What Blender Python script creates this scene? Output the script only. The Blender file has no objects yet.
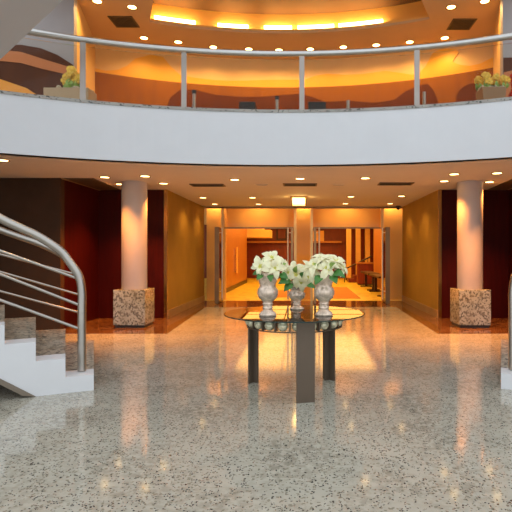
import bpy, bmesh, math, random
from mathutils import Vector, Matrix
random.seed(7)
sc = bpy.context.scene
COL = sc.collection
PI = math.pi
def rad(a): return math.radians(a)

# ------------------------------------------------------------------ materials
def newmat(name):
    m = bpy.data.materials.new(name); m.use_nodes = True
    nt = m.node_tree
    b = nt.nodes['Principled BSDF']
    return m, nt, b
def N(nt, typ, **kw):
    n = nt.nodes.new(typ)
    for k, v in kw.items(): setattr(n, k, v)
    return n
def coords(nt, scale=(1, 1, 1)):
    tc = N(nt, 'ShaderNodeTexCoord'); mp = N(nt, 'ShaderNodeMapping')
    mp.inputs['Scale'].default_value = scale
    nt.links.new(tc.outputs['Object'], mp.inputs['Vector'])
    return mp.outputs['Vector']
def ramp(nt, fac, stops, interp='LINEAR'):
    r = N(nt, 'ShaderNodeValToRGB'); cr = r.color_ramp; cr.interpolation = interp
    while len(cr.elements) < len(stops): cr.elements.new(0.5)
    for e, (p, c) in zip(cr.elements, stops):
        e.position = p; e.color = (*c, 1)
    nt.links.new(fac, r.inputs['Fac'])
    return r.outputs['Color']
def noise(nt, vec, scale, detail=4, rough=.55, dist=0):
    n = N(nt, 'ShaderNodeTexNoise')
    n.inputs['Scale'].default_value = scale; n.inputs['Detail'].default_value = detail
    n.inputs['Roughness'].default_value = rough; n.inputs['Distortion'].default_value = dist
    nt.links.new(vec, n.inputs['Vector'])
    return n.outputs['Fac']
def mix(nt, fac, a, b, blend='MIX'):
    m = N(nt, 'ShaderNodeMix', data_type='RGBA', blend_type=blend)
    if isinstance(fac, (int, float)): m.inputs['Factor'].default_value = fac
    else: nt.links.new(fac, m.inputs['Factor'])
    for s, v in (('A', a), ('B', b)):
        sock = [i for i in m.inputs if i.name == s and i.type == 'RGBA'][0]
        if isinstance(v, tuple): sock.default_value = (*v, 1)
        else: nt.links.new(v, sock)
    return [o for o in m.outputs if o.type == 'RGBA'][0]
def plain(name, col, rough=.5, metal=0, spec=.5, var=.06, vscale=3, bump=0, bscale=60):
    m, nt, b = newmat(name)
    v = coords(nt)
    f = noise(nt, v, vscale)
    lo = tuple(c * (1 - var) for c in col); hi = tuple(min(1, c * (1 + var)) for c in col)
    nt.links.new(ramp(nt, f, [(.3, lo), (.7, hi)]), b.inputs['Base Color'])
    b.inputs['Roughness'].default_value = rough; b.inputs['Metallic'].default_value = metal
    b.inputs['Specular IOR Level'].default_value = spec
    if bump:
        bn = N(nt, 'ShaderNodeBump'); bn.inputs['Strength'].default_value = bump; bn.inputs['Distance'].default_value = .01
        nt.links.new(noise(nt, v, bscale), bn.inputs['Height']); nt.links.new(bn.outputs['Normal'], b.inputs['Normal'])
    return m
def wood(name, dark, light, scale=(6, 6, .6), rough=.35, spec=.4):
    m, nt, b = newmat(name)
    f = noise(nt, coords(nt, scale), 3, 6, .6, .4)
    nt.links.new(ramp(nt, f, [(.3, dark), (.7, light)]), b.inputs['Base Color'])
    b.inputs['Roughness'].default_value = rough; b.inputs['Specular IOR Level'].default_value = spec
    return m
def granite(name, base_lo, base_hi, speck, s_scale, thr, rough, cloud=1.2, joints=None, mid=None, stretch=(1, 1, 1), spec=.5):
    m, nt, b = newmat(name)
    v = coords(nt); vs = coords(nt, stretch)
    c = ramp(nt, noise(nt, v, cloud, 3), [(.35, base_lo), (.65, base_hi)])
    if mid:
        mm = ramp(nt, noise(nt, vs, s_scale * .55, 3, .6), [(.5, (0, 0, 0)), (.62, (1, 1, 1))])
        c = mix(nt, mm, c, mid)
    sp = ramp(nt, noise(nt, vs, s_scale, 2, .5), [(thr, (0, 0, 0)), (thr + .05, (1, 1, 1))])
    c = mix(nt, sp, c, speck)
    if joints:
        br = N(nt, 'ShaderNodeTexBrick'); br.offset = 0
        br.inputs['Scale'].default_value = 1; br.inputs['Brick Width'].default_value = joints; br.inputs['Row Height'].default_value = joints
        br.inputs['Mortar Size'].default_value = .002; br.inputs['Mortar Smooth'].default_value = .2
        br.inputs['Color1'].default_value = (1, 1, 1, 1); br.inputs['Color2'].default_value = (.93, .93, .93, 1)
        br.inputs['Mortar'].default_value = (.78, .77, .75, 1)
        nt.links.new(v, br.inputs['Vector'])
        c = mix(nt, 1.0, c, br.outputs['Color'], 'MULTIPLY')
    nt.links.new(c, b.inputs['Base Color'])
    b.inputs['Roughness'].default_value = rough; b.inputs['Specular IOR Level'].default_value = spec
    return m
def specks(nt, vec, scale, size, keep):
    # scattered mineral grains: a grain sits in a share of the cells
    vo = N(nt, 'ShaderNodeTexVoronoi'); vo.inputs['Scale'].default_value = scale; vo.inputs['Randomness'].default_value = 1
    nt.links.new(vec, vo.inputs['Vector'])
    a = N(nt, 'ShaderNodeMath', operation='LESS_THAN'); a.inputs[1].default_value = size; nt.links.new(vo.outputs['Distance'], a.inputs[0])
    sp = N(nt, 'ShaderNodeSeparateColor'); nt.links.new(vo.outputs['Color'], sp.inputs[0])
    k = N(nt, 'ShaderNodeMath', operation='LESS_THAN'); k.inputs[1].default_value = keep; nt.links.new(sp.outputs[0], k.inputs[0])
    m = N(nt, 'ShaderNodeMath', operation='MULTIPLY'); nt.links.new(a.outputs[0], m.inputs[0]); nt.links.new(k.outputs[0], m.inputs[1])
    return m.outputs[0]
def terrazzo(name):
    m, nt, b = newmat(name); v = coords(nt)
    dn = N(nt, 'ShaderNodeTexNoise'); dn.inputs['Scale'].default_value = 35; nt.links.new(v, dn.inputs['Vector'])
    ds = N(nt, 'ShaderNodeVectorMath', operation='SCALE'); ds.inputs['Scale'].default_value = .035; nt.links.new(dn.outputs['Color'], ds.inputs[0])
    dv = N(nt, 'ShaderNodeVectorMath', operation='ADD'); nt.links.new(v, dv.inputs[0]); nt.links.new(ds.outputs[0], dv.inputs[1])
    w = dv.outputs[0]
    c = ramp(nt, noise(nt, v, 1.6, 5, .6, .3), [(.34, (.36, .33, .26)), (.62, (.58, .54, .44))])
    c = mix(nt, ramp(nt, noise(nt, v, 16, 3, .6), [(.42, (0, 0, 0)), (.60, (1, 1, 1))]), c, (.56, .525, .43))
    c = mix(nt, specks(nt, w, 42, .40, .36), c, (.30, .27, .20))
    c = mix(nt, specks(nt, w, 64, .38, .27), c, (.025, .022, .02))
    br = N(nt, 'ShaderNodeTexBrick'); br.offset = 0
    for k_, v_ in (('Scale', 1), ('Brick Width', 1.0), ('Row Height', 1.0), ('Mortar Size', .0018), ('Mortar Smooth', .2)): br.inputs[k_].default_value = v_
    br.inputs['Color1'].default_value = (1, 1, 1, 1); br.inputs['Color2'].default_value = (.93, .93, .93, 1); br.inputs['Mortar'].default_value = (.8, .79, .77, 1)
    nt.links.new(v, br.inputs['Vector'])
    nt.links.new(mix(nt, 1.0, c, br.outputs['Color'], 'MULTIPLY'), b.inputs['Base Color'])
    b.inputs['Roughness'].default_value = .085
    return m
def glassmat(name, tint=(1, 1, 1), ior=1.45, gloss_rough=.0):
    m, nt, b = newmat(name); nt.nodes.remove(b)
    out = nt.nodes['Material Output']
    t = N(nt, 'ShaderNodeBsdfTransparent'); t.inputs['Color'].default_value = (*tint, 1)
    g = N(nt, 'ShaderNodeBsdfGlossy'); g.inputs['Roughness'].default_value = gloss_rough
    fr = N(nt, 'ShaderNodeFresnel'); fr.inputs['IOR'].default_value = ior
    mx = N(nt, 'ShaderNodeMixShader')
    nt.links.new(fr.outputs[0], mx.inputs[0]); nt.links.new(t.outputs[0], mx.inputs[1]); nt.links.new(g.outputs[0], mx.inputs[2])
    nt.links.new(mx.outputs[0], out.inputs['Surface'])
    return m
def emit(name, col, strength):
    m, nt, b = newmat(name)
    b.inputs['Base Color'].default_value = (*col, 1)
    b.inputs['Emission Color'].default_value = (*col, 1); b.inputs['Emission Strength'].default_value = strength
    return m

M = {}
M['white'] = plain('white_paint', (.80, .81, .83), .55, var=.015)
M['stair_white'] = plain('stair_white', (.84, .84, .85), .4, var=.02)
M['ceiling'] = plain('ceiling_plaster', (.70, .65, .58), .7, var=.02)
M['soffit_grey'] = plain('soffit_plaster', (.47, .48, .47), .7, var=.02)
M['upper_ceiling'] = plain('upper_ceiling_plaster', (.66, .44, .24), .7, var=.02)
M['cove'] = plain('cove_plaster', (.85, .52, .14), .7, var=.02)
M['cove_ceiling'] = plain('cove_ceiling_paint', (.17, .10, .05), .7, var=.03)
M['floor'] = terrazzo('floor_granite')
M['tread'] = granite('tread_granite', (.46, .40, .31), (.64, .57, .46), (.05, .043, .034), 24, .565, .3, 3, None, (.22, .185, .135), (1, 1, 1), .3)
M['pedestal'] = granite('pedestal_granite', (.36, .38, .30), (.50, .52, .44), (.13, .13, .105), 26, .55, .15, 3, None, (.19, .18, .13))
M['coping'] = granite('coping_granite', (.34, .31, .27), (.45, .42, .37), (.06, .06, .05), 30, .58, .3, 3)
M['brown_marble'] = granite('brown_marble', (.14, .065, .025), (.24, .12, .05), (.05, .02, .01), 9, .55, .08, 2, None, (.17, .08, .03))
M['base_stone'] = plain('base_stone', (.32, .21, .09), .3, var=.15)
M['base_taupe'] = plain('taupe_band', (.24, .19, .14), .5)
M['red_wood'] = wood('red_wood', (.034, .0025, .002), (.056, .004, .003), (4, 4, .4), .45, .15)
M['brown_wall'] = plain('brown_wall', (.070, .038, .022), .6, var=.08, spec=.12)
M['bronze'] = plain('bronze_fabric', (.36, .21, .030), .6, var=.10, vscale=1.5, spec=.2)
M['brass'] = plain('brass_trim', (.60, .40, .16), .25, 1, var=.1)
M['bronze_metal'] = plain('bronze_metal', (.30, .20, .11), .35, 1, var=.1)
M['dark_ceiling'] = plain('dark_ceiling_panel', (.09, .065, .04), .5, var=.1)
M['column'] = plain('column_plaster', (.56, .51, .50), .5, var=.03)
M['handle_metal'] = plain('polished_handle', (.85, .78, .66), .3, .7, var=.03)
M['mullion'] = plain('champagne_metal', (.80, .54, .24), .3, .8, var=.05)
M['steel'] = plain('brushed_steel', (.62, .60, .57), .28, 1, var=.05, vscale=8)
M['stair_steel'] = plain('stair_steel', (.50, .46, .41), .28, 1, var=.05, vscale=8)
M['steel_bright'] = plain('satin_steel', (.38, .33, .29), .3, 1, var=.05, vscale=8)
M['black'] = plain('black_plastic', (.015, .015, .015), .4)
M['dark_metal'] = plain('vent_dark_metal', (.05, .04, .032), .5)
M['vent_brown'] = plain('vent_bronze', (.13, .085, .045), .5)
M['table_metal'] = plain('table_brown_metal', (.16, .115, .080), .40, .3, var=.05)
M['glass'] = glassmat('clear_glass', (.97, .96, .93), 1.17)
M['bronze_glass'] = glassmat('bronze_glass', (.55, .40, .24), 1.3)
M['lobby_glass'] = glassmat('lobby_glass', (.96, .94, .90), 1.2)
M['table_glass'] = glassmat('table_glass', (.88, .93, .89), 1.5)
M['glass_edge'] = plain('glass_edge', (.010, .035, .028), .15)
M['lens'] = emit('lamp_lens', (1.0, .66, .28), 9)
M['lens_up'] = emit('upper_lamp_lens', (1.0, .62, .22), 12)
M['tube'] = emit('cove_tube', (1.0, .64, .24), 14)
M['panel_lens'] = emit('panel_lens', (1.0, .57, .13), 2.7)
M['square_lens'] = emit('square_lens', (1.0, .60, .18), 9)
M['cream'] = plain('cream_wall', (.82, .48, .15), .6, var=.03)
M['reflection_gold'] = plain('reflection_gold', (.85, .43, .02), .5, var=.03)  # golden tone of the waves reflected in the balcony glass
M['upper_wall'] = plain('upper_wall_plaster', (.80, .53, .20), .6, var=.04)
M['grey_wall'] = plain('grey_wall', (.38, .34, .33), .6, var=.03)
M['orange_wood'] = wood('orange_wood', (.24, .082, .006), (.32, .115, .010), (3, 3, .5), .5, .15)
M['dark_wave'] = wood('dark_wave_reflection', (.10, .026, .004), (.135, .035, .006), (3, 3, .5), .5, .15)  # reflected brown waves, painted over the wainscot
M['brown_wave'] = wood('brown_reflection_and_soffit', (.085, .026, .010), (.115, .036, .013), (3, 3, .5), .5, .15)  # shared by painted brown reflections and the stair soffit
M['salmon'] = plain('salmon_reflection', (.55, .17, .04), .5, var=.05)  # reflected orange band put into colour
M['amber'] = plain('amber_reflection', (.85, .33, .03), .5, var=.05)  # amber tone painted for the reflected lower band
M['lobby_wood'] = wood('lobby_red_wood', (.13, .020, .008), (.20, .032, .012), (3, 3, .4), .4)
M['lobby_panel'] = wood('lobby_orange_panel', (.36, .14, .03), (.46, .19, .045), (3, 3, .4), .4)
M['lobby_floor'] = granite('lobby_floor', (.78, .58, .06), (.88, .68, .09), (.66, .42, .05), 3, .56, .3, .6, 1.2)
M['rug'] = plain('lobby_rug', (.50, .20, .035), .9, var=.1)
M['curtain'] = plain('pilaster_cream', (.72, .45, .16), .6, var=.05)
M['bench_dark'] = wood('bench_dark_wood', (.022, .007, .004), (.04, .012, .006), (4, 1, 4), .35)
M['silver'] = None
M['petal'] = plain('poinsettia_white', (1.0, .90, .57), .55, var=.08, vscale=14)
M['petal_yellow'] = plain('poinsettia_centre', (.62, .60, .10), .6, var=.15, vscale=30)
M['bract_yellow'] = plain('bract_yellow', (.80, .74, .22), .55, var=.1, vscale=14)
M['leaf'] = plain('leaf_green', (.06, .20, .03), .4, var=.3, vscale=18)
M['leaf_light'] = plain('leaf_light_green', (.25, .38, .06), .4, var=.3, vscale=18)
M['stem'] = plain('stem_green', (.10, .16, .04), .5)
M['yellow_flower'] = plain('yellow_flower', (.85, .55, .07), .6, var=.2, vscale=20)
M['pale_planter'] = plain('pale_planter', (.50, .36, .22), .6, var=.05)
M['tan_planter'] = plain('tan_planter', (.32, .18, .085), .6, var=.08)
M['red'] = plain('red_glaze', (.55, .02, .015), .3)
M['pebble'] = plain('planter_gravel', (.45, .38, .26), .8, var=.3, vscale=30)
def silver_mat(name, col, rough, sc_):
    m, nt, b = newmat(name); v = coords(nt)
    f = noise(nt, v, sc_, 4, .6, .5)
    nt.links.new(ramp(nt, f, [(.35, tuple(c * .62 for c in col)), (.6, col)]), b.inputs['Base Color'])
    b.inputs['Metallic'].default_value = .4; b.inputs['Roughness'].default_value = rough
    bn = N(nt, 'ShaderNodeBump'); bn.inputs['Strength'].default_value = .35; bn.inputs['Distance'].default_value = .01
    nt.links.new(f, bn.inputs['Height']); nt.links.new(bn.outputs['Normal'], b.inputs['Normal'])
    return m
M['silver'] = silver_mat('mercury_glass', (1.0, .78, .60), .22, 26)
M['ball'] = silver_mat('green_mercury_ball', (.95, .88, .62), .2, 30)

# ------------------------------------------------------------------ mesh builder
WL = {}
class MB:
    def __init__(s): s.bm = bmesh.new(); s.slot = 0
    def face(s, vs):
        try:
            f = s.bm.faces.new(vs); f.material_index = s.slot; return f
        except ValueError: return None
    def prism(s, poly, z0, z1):
        lo = [s.bm.verts.new((x, y, z0)) for x, y in poly]; hi = [s.bm.verts.new((x, y, z1)) for x, y in poly]
        n = len(poly)
        s.face(lo[::-1]); s.face(hi)
        for i in range(n): s.face([lo[i], lo[(i + 1) % n], hi[(i + 1) % n], hi[i]])
        return s
    def box(s, x0, x1, y0, y1, z0, z1):
        return s.prism([(min(x0, x1), min(y0, y1)), (max(x0, x1), min(y0, y1)), (max(x0, x1), max(y0, y1)), (min(x0, x1), max(y0, y1))], z0, z1)
    def hexa(s, p):   # 8 points: bottom ring 4, top ring 4
        v = [s.bm.verts.new(q) for q in p]
        for f in ((3, 2, 1, 0), (4, 5, 6, 7), (0, 1, 5, 4), (1, 2, 6, 5), (2, 3, 7, 6), (3, 0, 4, 7)): s.face([v[i] for i in f])
        return s
    def slab(s, p, q, thick, w):  # upright wall plank from p to q (xy), thickness to the left side
        pass
    def tube(s, pts, r, seg=10, closed=False):
        pts = [Vector(p) for p in pts]; n = len(pts)
        rr = r if isinstance(r, (list, tuple)) else [r] * n
        rings = []; up = None
        for i, p in enumerate(pts):
            if closed: d = pts[(i + 1) % n] - pts[i - 1]
            else: d = pts[min(i + 1, n - 1)] - pts[max(i - 1, 0)]
            d.normalize()
            if up is None:
                up = Vector((0, 0, 1)) if abs(d.z) < .9 else Vector((1, 0, 0))
            a = (up - d * up.dot(d)); a.normalize(); b = d.cross(a); up = a
            rings.append([s.bm.verts.new(p + (a * math.cos(2 * PI * k / seg) + b * math.sin(2 * PI * k / seg)) * rr[i]) for k in range(seg)])
        m = n if closed else n - 1
        for i in range(m):
            A = rings[i]; B = rings[(i + 1) % n]
            for k in range(seg): s.face([A[k], A[(k + 1) % seg], B[(k + 1) % seg], B[k]])
        if not closed:
            s.face(rings[0][::-1]); s.face(rings[-1])
        return s
    def lathe(s, prof, c=(0, 0, 0), seg=24):
        c = Vector(c); rings = []
        for r, z in prof:
            if r < 1e-6: rings.append([s.bm.verts.new(c + Vector((0, 0, z)))])
            else: rings.append([s.bm.verts.new(c + Vector((r * math.cos(2 * PI * k / seg), r * math.sin(2 * PI * k / seg), z))) for k in range(seg)])
        for A, B in zip(rings, rings[1:]):
            for k in range(seg):
                k2 = (k + 1) % seg
                if len(A) == 1 and len(B) == 1: continue
                if len(A) == 1: s.face([A[0], B[k2], B[k]])
                elif len(B) == 1: s.face([A[k], A[k2], B[0]])
                else: s.face([A[k], A[k2], B[k2], B[k]])
        return s
    def sector(s, r0, r1, a0, a1, z0, z1, n, C, zf=None):
        # closed annular sector, a in degrees from +Y towards +X
        P = lambda r, a: (C[0] + r * math.sin(rad(a)), C[1] + r * math.cos(rad(a)))
        rows = []
        for i in range(n + 1):
            a = a0 + (a1 - a0) * i / n
            lo, hi = (z0, z1) if zf is None else zf(a)
            rows.append([s.bm.verts.new((*P(r0, a), lo)), s.bm.verts.new((*P(r1, a), lo)), s.bm.verts.new((*P(r1, a), hi)), s.bm.verts.new((*P(r0, a), hi))])
        for A, B in zip(rows, rows[1:]):
            for k in range(4): s.face([A[k], A[(k + 1) % 4], B[(k + 1) % 4], B[k]])
        s.face(rows[0][::-1]); s.face(rows[-1])
        return s
    def sphere(s, c, r, sx=1, sy=1, sz=1, u=12, v=8):
        prof = [(r * math.sin(PI * i / v), -r * sz * math.cos(PI * i / v)) for i in range(v + 1)]
        prof[0] = (0, -r * sz); prof[-1] = (0, r * sz)
        return s.lathe(prof, c, u)
    def curved(s, poly, R0, R1, C, step=1.5):
        # poly in (angle, z); wrapped on a cylinder about C
        b = bmesh.new(); b.faces.new([b.verts.new((a, 0, z)) for a, z in poly])
        amin = min(p[0] for p in poly); amax = max(p[0] for p in poly)
        a = amin + step
        while a < amax:
            bmesh.ops.bisect_plane(b, geom=b.verts[:] + b.edges[:] + b.faces[:], plane_co=(a, 0, 0), plane_no=(1, 0, 0)); a += step
        bmesh.ops.triangulate(b, faces=b.faces[:])
        r = bmesh.ops.extrude_face_region(b, geom=b.faces[:])
        for v in r['geom']:
            if isinstance(v, bmesh.types.BMVert): v.co.y = 1
        mp = {}
        for v in b.verts:
            rr = R0 if v.co.y < .5 else R1; t = rad(v.co.x)
            mp[v] = s.bm.verts.new((C[0] + rr * math.sin(t), C[1] + rr * math.cos(t), v.co.z))
        for f in b.faces: s.face([mp[v] for v in f.verts])
        b.free()
        return s
    def build(s, name, mat, parent=None, smooth=False, bevel=0, loc=None):
        bmesh.ops.remove_doubles(s.bm, verts=s.bm.verts[:], dist=1e-5)
        bmesh.ops.recalc_face_normals(s.bm, faces=s.bm.faces[:])
        o_loc = WL.get(parent.name, Vector((0, 0, 0))) if parent else (Vector(loc) if loc else Vector((0, 0, 0)))
        if o_loc.length: bmesh.ops.translate(s.bm, verts=s.bm.verts[:], vec=-o_loc)
        if smooth:
            for f in s.bm.faces: f.smooth = True
        me = bpy.data.meshes.new(name); s.bm.to_mesh(me); s.bm.free()
        for m in (mat if isinstance(mat, list) else [mat]): me.materials.append(m)
        if smooth:
            try: me.set_sharp_from_angle(angle=rad(40))
            except Exception: pass
        o = bpy.data.objects.new(name, me); COL.objects.link(o)
        if parent: o.parent = parent
        else: o.location = o_loc
        WL[o.name] = o_loc
        if bevel:
            md = o.modifiers.new('bevel', 'BEVEL'); md.width = bevel; md.segments = 2; md.limit_method = 'ANGLE'
        return o

def thing(name, label, cat, loc=(0, 0, 0), group=None):
    o = bpy.data.objects.new(name, None); COL.objects.link(o); o.location = loc
    o.empty_display_size = .1
    WL[o.name] = Vector(loc); return tag(o, label, cat, group)
def tag(o, label, cat, group=None):
    o['label'] = label; o['category'] = cat
    if group: o['group'] = group
    return o
def struct(o): o['kind'] = 'structure'; return o
def lab(o, t): o['label'] = t; return o
def dup(root, loc, label, group=None):
    r = root.copy(); COL.objects.link(r); r.location = loc; r['label'] = label; WL[r.name] = Vector(loc)
    if group: r['group'] = group
    for ch in list(root.children):
        c = ch.copy(); COL.objects.link(c); c.parent = r
        for g in list(ch.children):
            d = g.copy(); COL.objects.link(d); d.parent = c
    return r

# ------------------------------------------------------------------ layout constants (metres; camera looks along +Y)
CB = (-.30, -.85)       # centre of the round atrium void
RB = 8.70               # fascia radius
CW = (-.50, 3.40)       # centre of the curved mezzanine wall
RW = 8.70
HC = 2.80               # lower ceiling
HF = 3.62               # mezzanine floor
HU = 6.10               # mezzanine ceiling
def pol(C, r, a): return (C[0] + r * math.sin(rad(a)), C[1] + r * math.cos(rad(a)))
def arc(C, r, a0, a1, n): return [pol(C, r, a0 + (a1 - a0) * i / n) for i in range(n + 1)]

# ------------------------------------------------------------------ setting: ground storey
struct(MB().box(-9.6, 9.6, -8, 15.0, -.12, 0).build('floor', M['floor']))
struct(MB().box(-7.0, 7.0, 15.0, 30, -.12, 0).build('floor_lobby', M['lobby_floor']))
outline = arc(CB, RB + .02, -75, 75, 60)
def slab_poly(yback): return [(-9.55, outline[0][1])] + outline + [(9.55, outline[-1][1]), (9.55, yback), (-9.55, yback)]
struct(MB().prism(slab_poly(14.98), HC, HC + .10).build('ceiling', M['ceiling']))
struct(MB().sector(RB, RB + .16, -75, 75, HC, HF, 90, CB).build('wall_balcony', M['white']))
struct(MB().prism([(-9.55, outline[0][1])] + arc(CB, RB + .17, -75, 75, 60) + [(9.55, outline[-1][1]), (9.55, 12.7), (-9.55, 12.7)], HF - .14, HF).build('floor_balcony', M['tread']))
struct(MB().sector(RB - .012, RB + .22, -75, 75, HF, HF + .045, 90, CB).build('trim_coping', M['coping']))

struct(MB().box(-9.5, -4.5, 9.2, 9.35, 0, HC).build('wall_left', M['brown_wall']))
struct(MB().box(4.43, 9.5, 9.2, 9.35, 0, HC).build('wall_right', M['brown_wall']))
struct(MB().box(-4.65, -4.5, 9.35, 10.9, 0, HC).build('wall_left_recess_side', M['red_wood']))
struct(MB().box(-4.65, -3.07, 10.9, 11.05, 0, HC).build('wall_left_recess_back', M['red_wood']))
struct(MB().box(4.43, 4.58, 9.35, 10.9, 0, HC).build('wall_right_recess_side', M['red_wood']))
struct(MB().box(2.97, 4.58, 10.9, 11.05, 0, HC).build('wall_right_recess_back', M['red_wood']))
struct(MB().box(-3.07, -3.0, 10.9, 14.9, 0, HC).build('wall_left_corridor', M['bronze']))
struct(MB().box(2.90, 2.97, 10.9, 14.9, 0, HC).build('wall_right_corridor', M['bronze']))
struct(MB().box(-3.07, -3.0, 10.87, 10.9, 0, HC).build('trim_left_corner', M['brass']))
struct(MB().box(2.90, 2.97, 10.87, 10.9, 0, HC).build('trim_right_corner', M['brass']))
struct(MB().box(-3.0, -2.975, 10.9, 14.85, 0, .17).build('baseboard_left', M['base_stone']))
struct(MB().box(2.875, 2.90, 10.9, 14.85, 0, .17).build('baseboard_right', M['base_stone']))
struct(MB().box(-9.6, -9.5, 1.0, 9.35, 0, HC).build('wall_far_left', M['brown_wall']))
struct(MB().box(9.5, 9.6, 1.0, 9.35, 0, HC).build('wall_far_right', M['brown_wall']))
# dark sunk ceiling panels over the recesses
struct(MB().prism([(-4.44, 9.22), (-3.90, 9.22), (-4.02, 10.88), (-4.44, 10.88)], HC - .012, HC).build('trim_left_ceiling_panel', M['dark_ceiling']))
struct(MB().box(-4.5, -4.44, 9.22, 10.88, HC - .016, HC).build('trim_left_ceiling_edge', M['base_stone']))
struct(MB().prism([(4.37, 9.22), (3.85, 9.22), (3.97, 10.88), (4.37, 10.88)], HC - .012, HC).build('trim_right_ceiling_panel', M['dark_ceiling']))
# brown marble border in the floor
struct(MB().prism([(-4.5, 8.78), (-2.42, 8.78), (-2.62, 13.2), (2.40, 13.2), (2.33, 8.78), (4.43, 8.78), (4.43, 10.9), (2.9, 10.9), (2.9, 14.95), (-3.0, 14.95), (-3.0, 10.9), (-4.5, 10.9)], 0, .003).build('trim_floor_border', M['brown_marble']))

# ------------------------------------------------------------------ glazed lobby front
YG = 14.9
def frame_post(x, z0=0, z1=HC, w=.10): return (x - w / 2, x + w / 2, YG - .05, YG + .05, z0, z1)
mull = (-2.45, -.29, .20, 2.30)
for i, x in enumerate(mull):
    struct(MB().box(*frame_post(x, 2.16 if i in (0, 3) else 0, w=.075)).build('trim_mullion_%d' % (i + 1), M['mullion']))
for i, (x0, x1) in enumerate(((-2.40, -.34), (.25, 2.25))):
    struct(MB().box(x0, x1, YG - .04, YG + .04, 2.155, 2.20).build('trim_header_%d' % (i + 1), M['bronze_metal']))
struct(MB().box(-3.0, 2.9, YG - .05, YG + .05, HC - .045, HC).build('trim_head_rail', M['bronze_metal']))
for i, (x0, x1, z0, z1) in enumerate(((-2.99, -2.5, 0, HC - .045), (-2.4, -.34, 2.2, HC - .045), (-.24, .15, 0, HC - .045), (.25, 2.25, 2.2, HC - .045), (2.35, 2.89, 0, HC - .045))):
    struct(MB().box(x0, x1, YG - .006, YG + .006, z0, z1).build('window_%d' % (i + 1), M['lobby_glass']))
# open glass door leaves, edge-on
def leaf(n, x, sgn, handle_side):
    d = struct(MB().box(x - .02, x + .02, 13.95, YG - .06, .02, 2.15).build('door_%d' % n, M['bronze_glass'] if n in (1, 4) else M['lobby_glass']))
    lab(MB().box(x - (.06 if n in (1, 4) else .03), x + (.06 if n in (1, 4) else .03), 13.88, 13.96, .02, 2.15).box(x - .03, x + .03, 13.96, YG - .06, .02, .12).box(x - .03, x + .03, 13.96, YG - .06, 2.07, 2.15).build('door_frame', M['bronze_metal'], d), 'bronze door frame')
    hx = x + handle_side * .12
    MB().tube([(x, 14.06, .35), (hx, 14.06, .35)], .014, 8).tube([(x, 14.06, 2.0), (hx, 14.06, 2.0)], .014, 8).tube([(hx, 14.06, .12), (hx, 14.06, 2.14)], .024, 10).build('door_handle', M['handle_metal'], d, True)
leaf(1, -2.45, 1, 1); leaf(2, -.36, 1, -1); leaf(3, .28, 1, 1); leaf(4, 2.30, 1, -1)

# ------------------------------------------------------------------ lobby behind the glass
struct(MB().box(-3.0, -2.42, 15.25, 15.35, 0, 3.1).build('wall_lobby_left_return', M['cream']))
struct(MB().box(-.27, .18, 15.25, 15.35, 0, 3.1).build('wall_lobby_pier', M['cream']))
struct(MB().box(2.34, 3.4, 15.25, 15.35, 0, 3.1).build('wall_lobby_right_return', M['cream']))
struct(MB().box(-2.42, -.27, 15.5, 15.6, 2.20, 3.1).build('wall_lobby_left_bulkhead', M['cream']))
struct(MB().box(.18, 2.34, 15.5, 15.6, 2.20, 3.1).build('wall_lobby_right_bulkhead', M['cream']))
struct(MB().box(-7, 7, 14.96, 30, 3.1, 3.2).build('ceiling_lobby', M['cream']))
struct(MB().box(-2.95, -2.85, 15.6, 24.5, 0, 3.1).build('wall_lobby_left', M['lobby_panel']))
struct(MB().box(-2.85, -2.83, 15.6, 24.5, 0, .16).build('baseboard_lobby', M['bench_dark']))
struct(MB().box(-7, 7, 29, 29.15, 0, 3.1).build('wall_lobby_back', M['lobby_wood']))
struct(MB().box(-4, 2.1, 28.6, 29, 2.04, 2.14).build('trim_lobby_shelf', M['lobby_panel']))
struct(MB().box(3.02, 3.12, 15.6, 22, 0, 3.1).build('wall_lobby_right', M['lobby_panel']))
struct(MB().box(-4.1, -4.0, 24.5, 29.1, 0, 3.1).build('wall_lobby_far_left', M['lobby_panel']))
struct(MB().box(4.5, 4.6, 15, 29.1, 0, 3.1).build('wall_lobby_far_right', M['lobby_panel']))
# stepped cream ceiling drop at the left
struct(MB().prism([(-3.6, 24.6), (-1.7, 24.6), (-1.7, 26), (-3.6, 26)], 2.22, 2.60).box(-3.5, -2.1, 24.8, 26, 2.60, 3.1).build('trim_lobby_ceiling_drop', M['cream']))
lp = [('rug', MB().box(-1.1, .15, 16.2, 19.2, 0, .012), 'small dark orange rug on the lobby floor beyond the left doorway', M['rug']),
      ('rug', MB().box(.45, 1.75, 15.7, 21.0, 0, .012), 'long orange rug on the lobby floor beyond the right doorway', M['rug'])]
for n, b, l, m in lp: tag(b.build(n, m), l, 'rug', 'rugs in the lobby')
t = thing('picture_frame', 'small dark square framed panel high on the red lobby back wall', 'picture', (-1.2, 28.97, 2.5))
MB().box(-1.65, -1.05, 28.94, 28.99, 2.22, 2.92).build('frame', M['bench_dark'], t)
MB().box(-1.57, -1.13, 28.93, 28.95, 2.30, 2.84).build('panel', M['lobby_wood'], t)
# back pilasters, right of the lobby
pl = ['cream pilaster nearest the shelf end on the lobby back wall', 'cream pilaster between its two like neighbours on the lobby back wall', 'cream pilaster by the stair top on the lobby back wall', 'cream pilaster closest to the orange side wall of the lobby']
for i, x in enumerate((2.22, 2.72, 3.22, 3.68)):
    MBp = MB().box(x, x + .24, 26.6, 26.9, .12, 3.02)
    p = thing('pilaster', pl[i], 'pilaster', (x + .12, 26.75, 0), 'lobby pilasters')
    MBp.build('shaft', M['curtain'], p); MB().box(x - .03, x + .27, 26.57, 26.93, 0, .12).build('base', M['bench_dark'], p)
struct(MB().box(-.2, 1.1, 28.9, 29.0, 2.14, 2.75).build('trim_lobby_niche', M['cream']))
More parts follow.
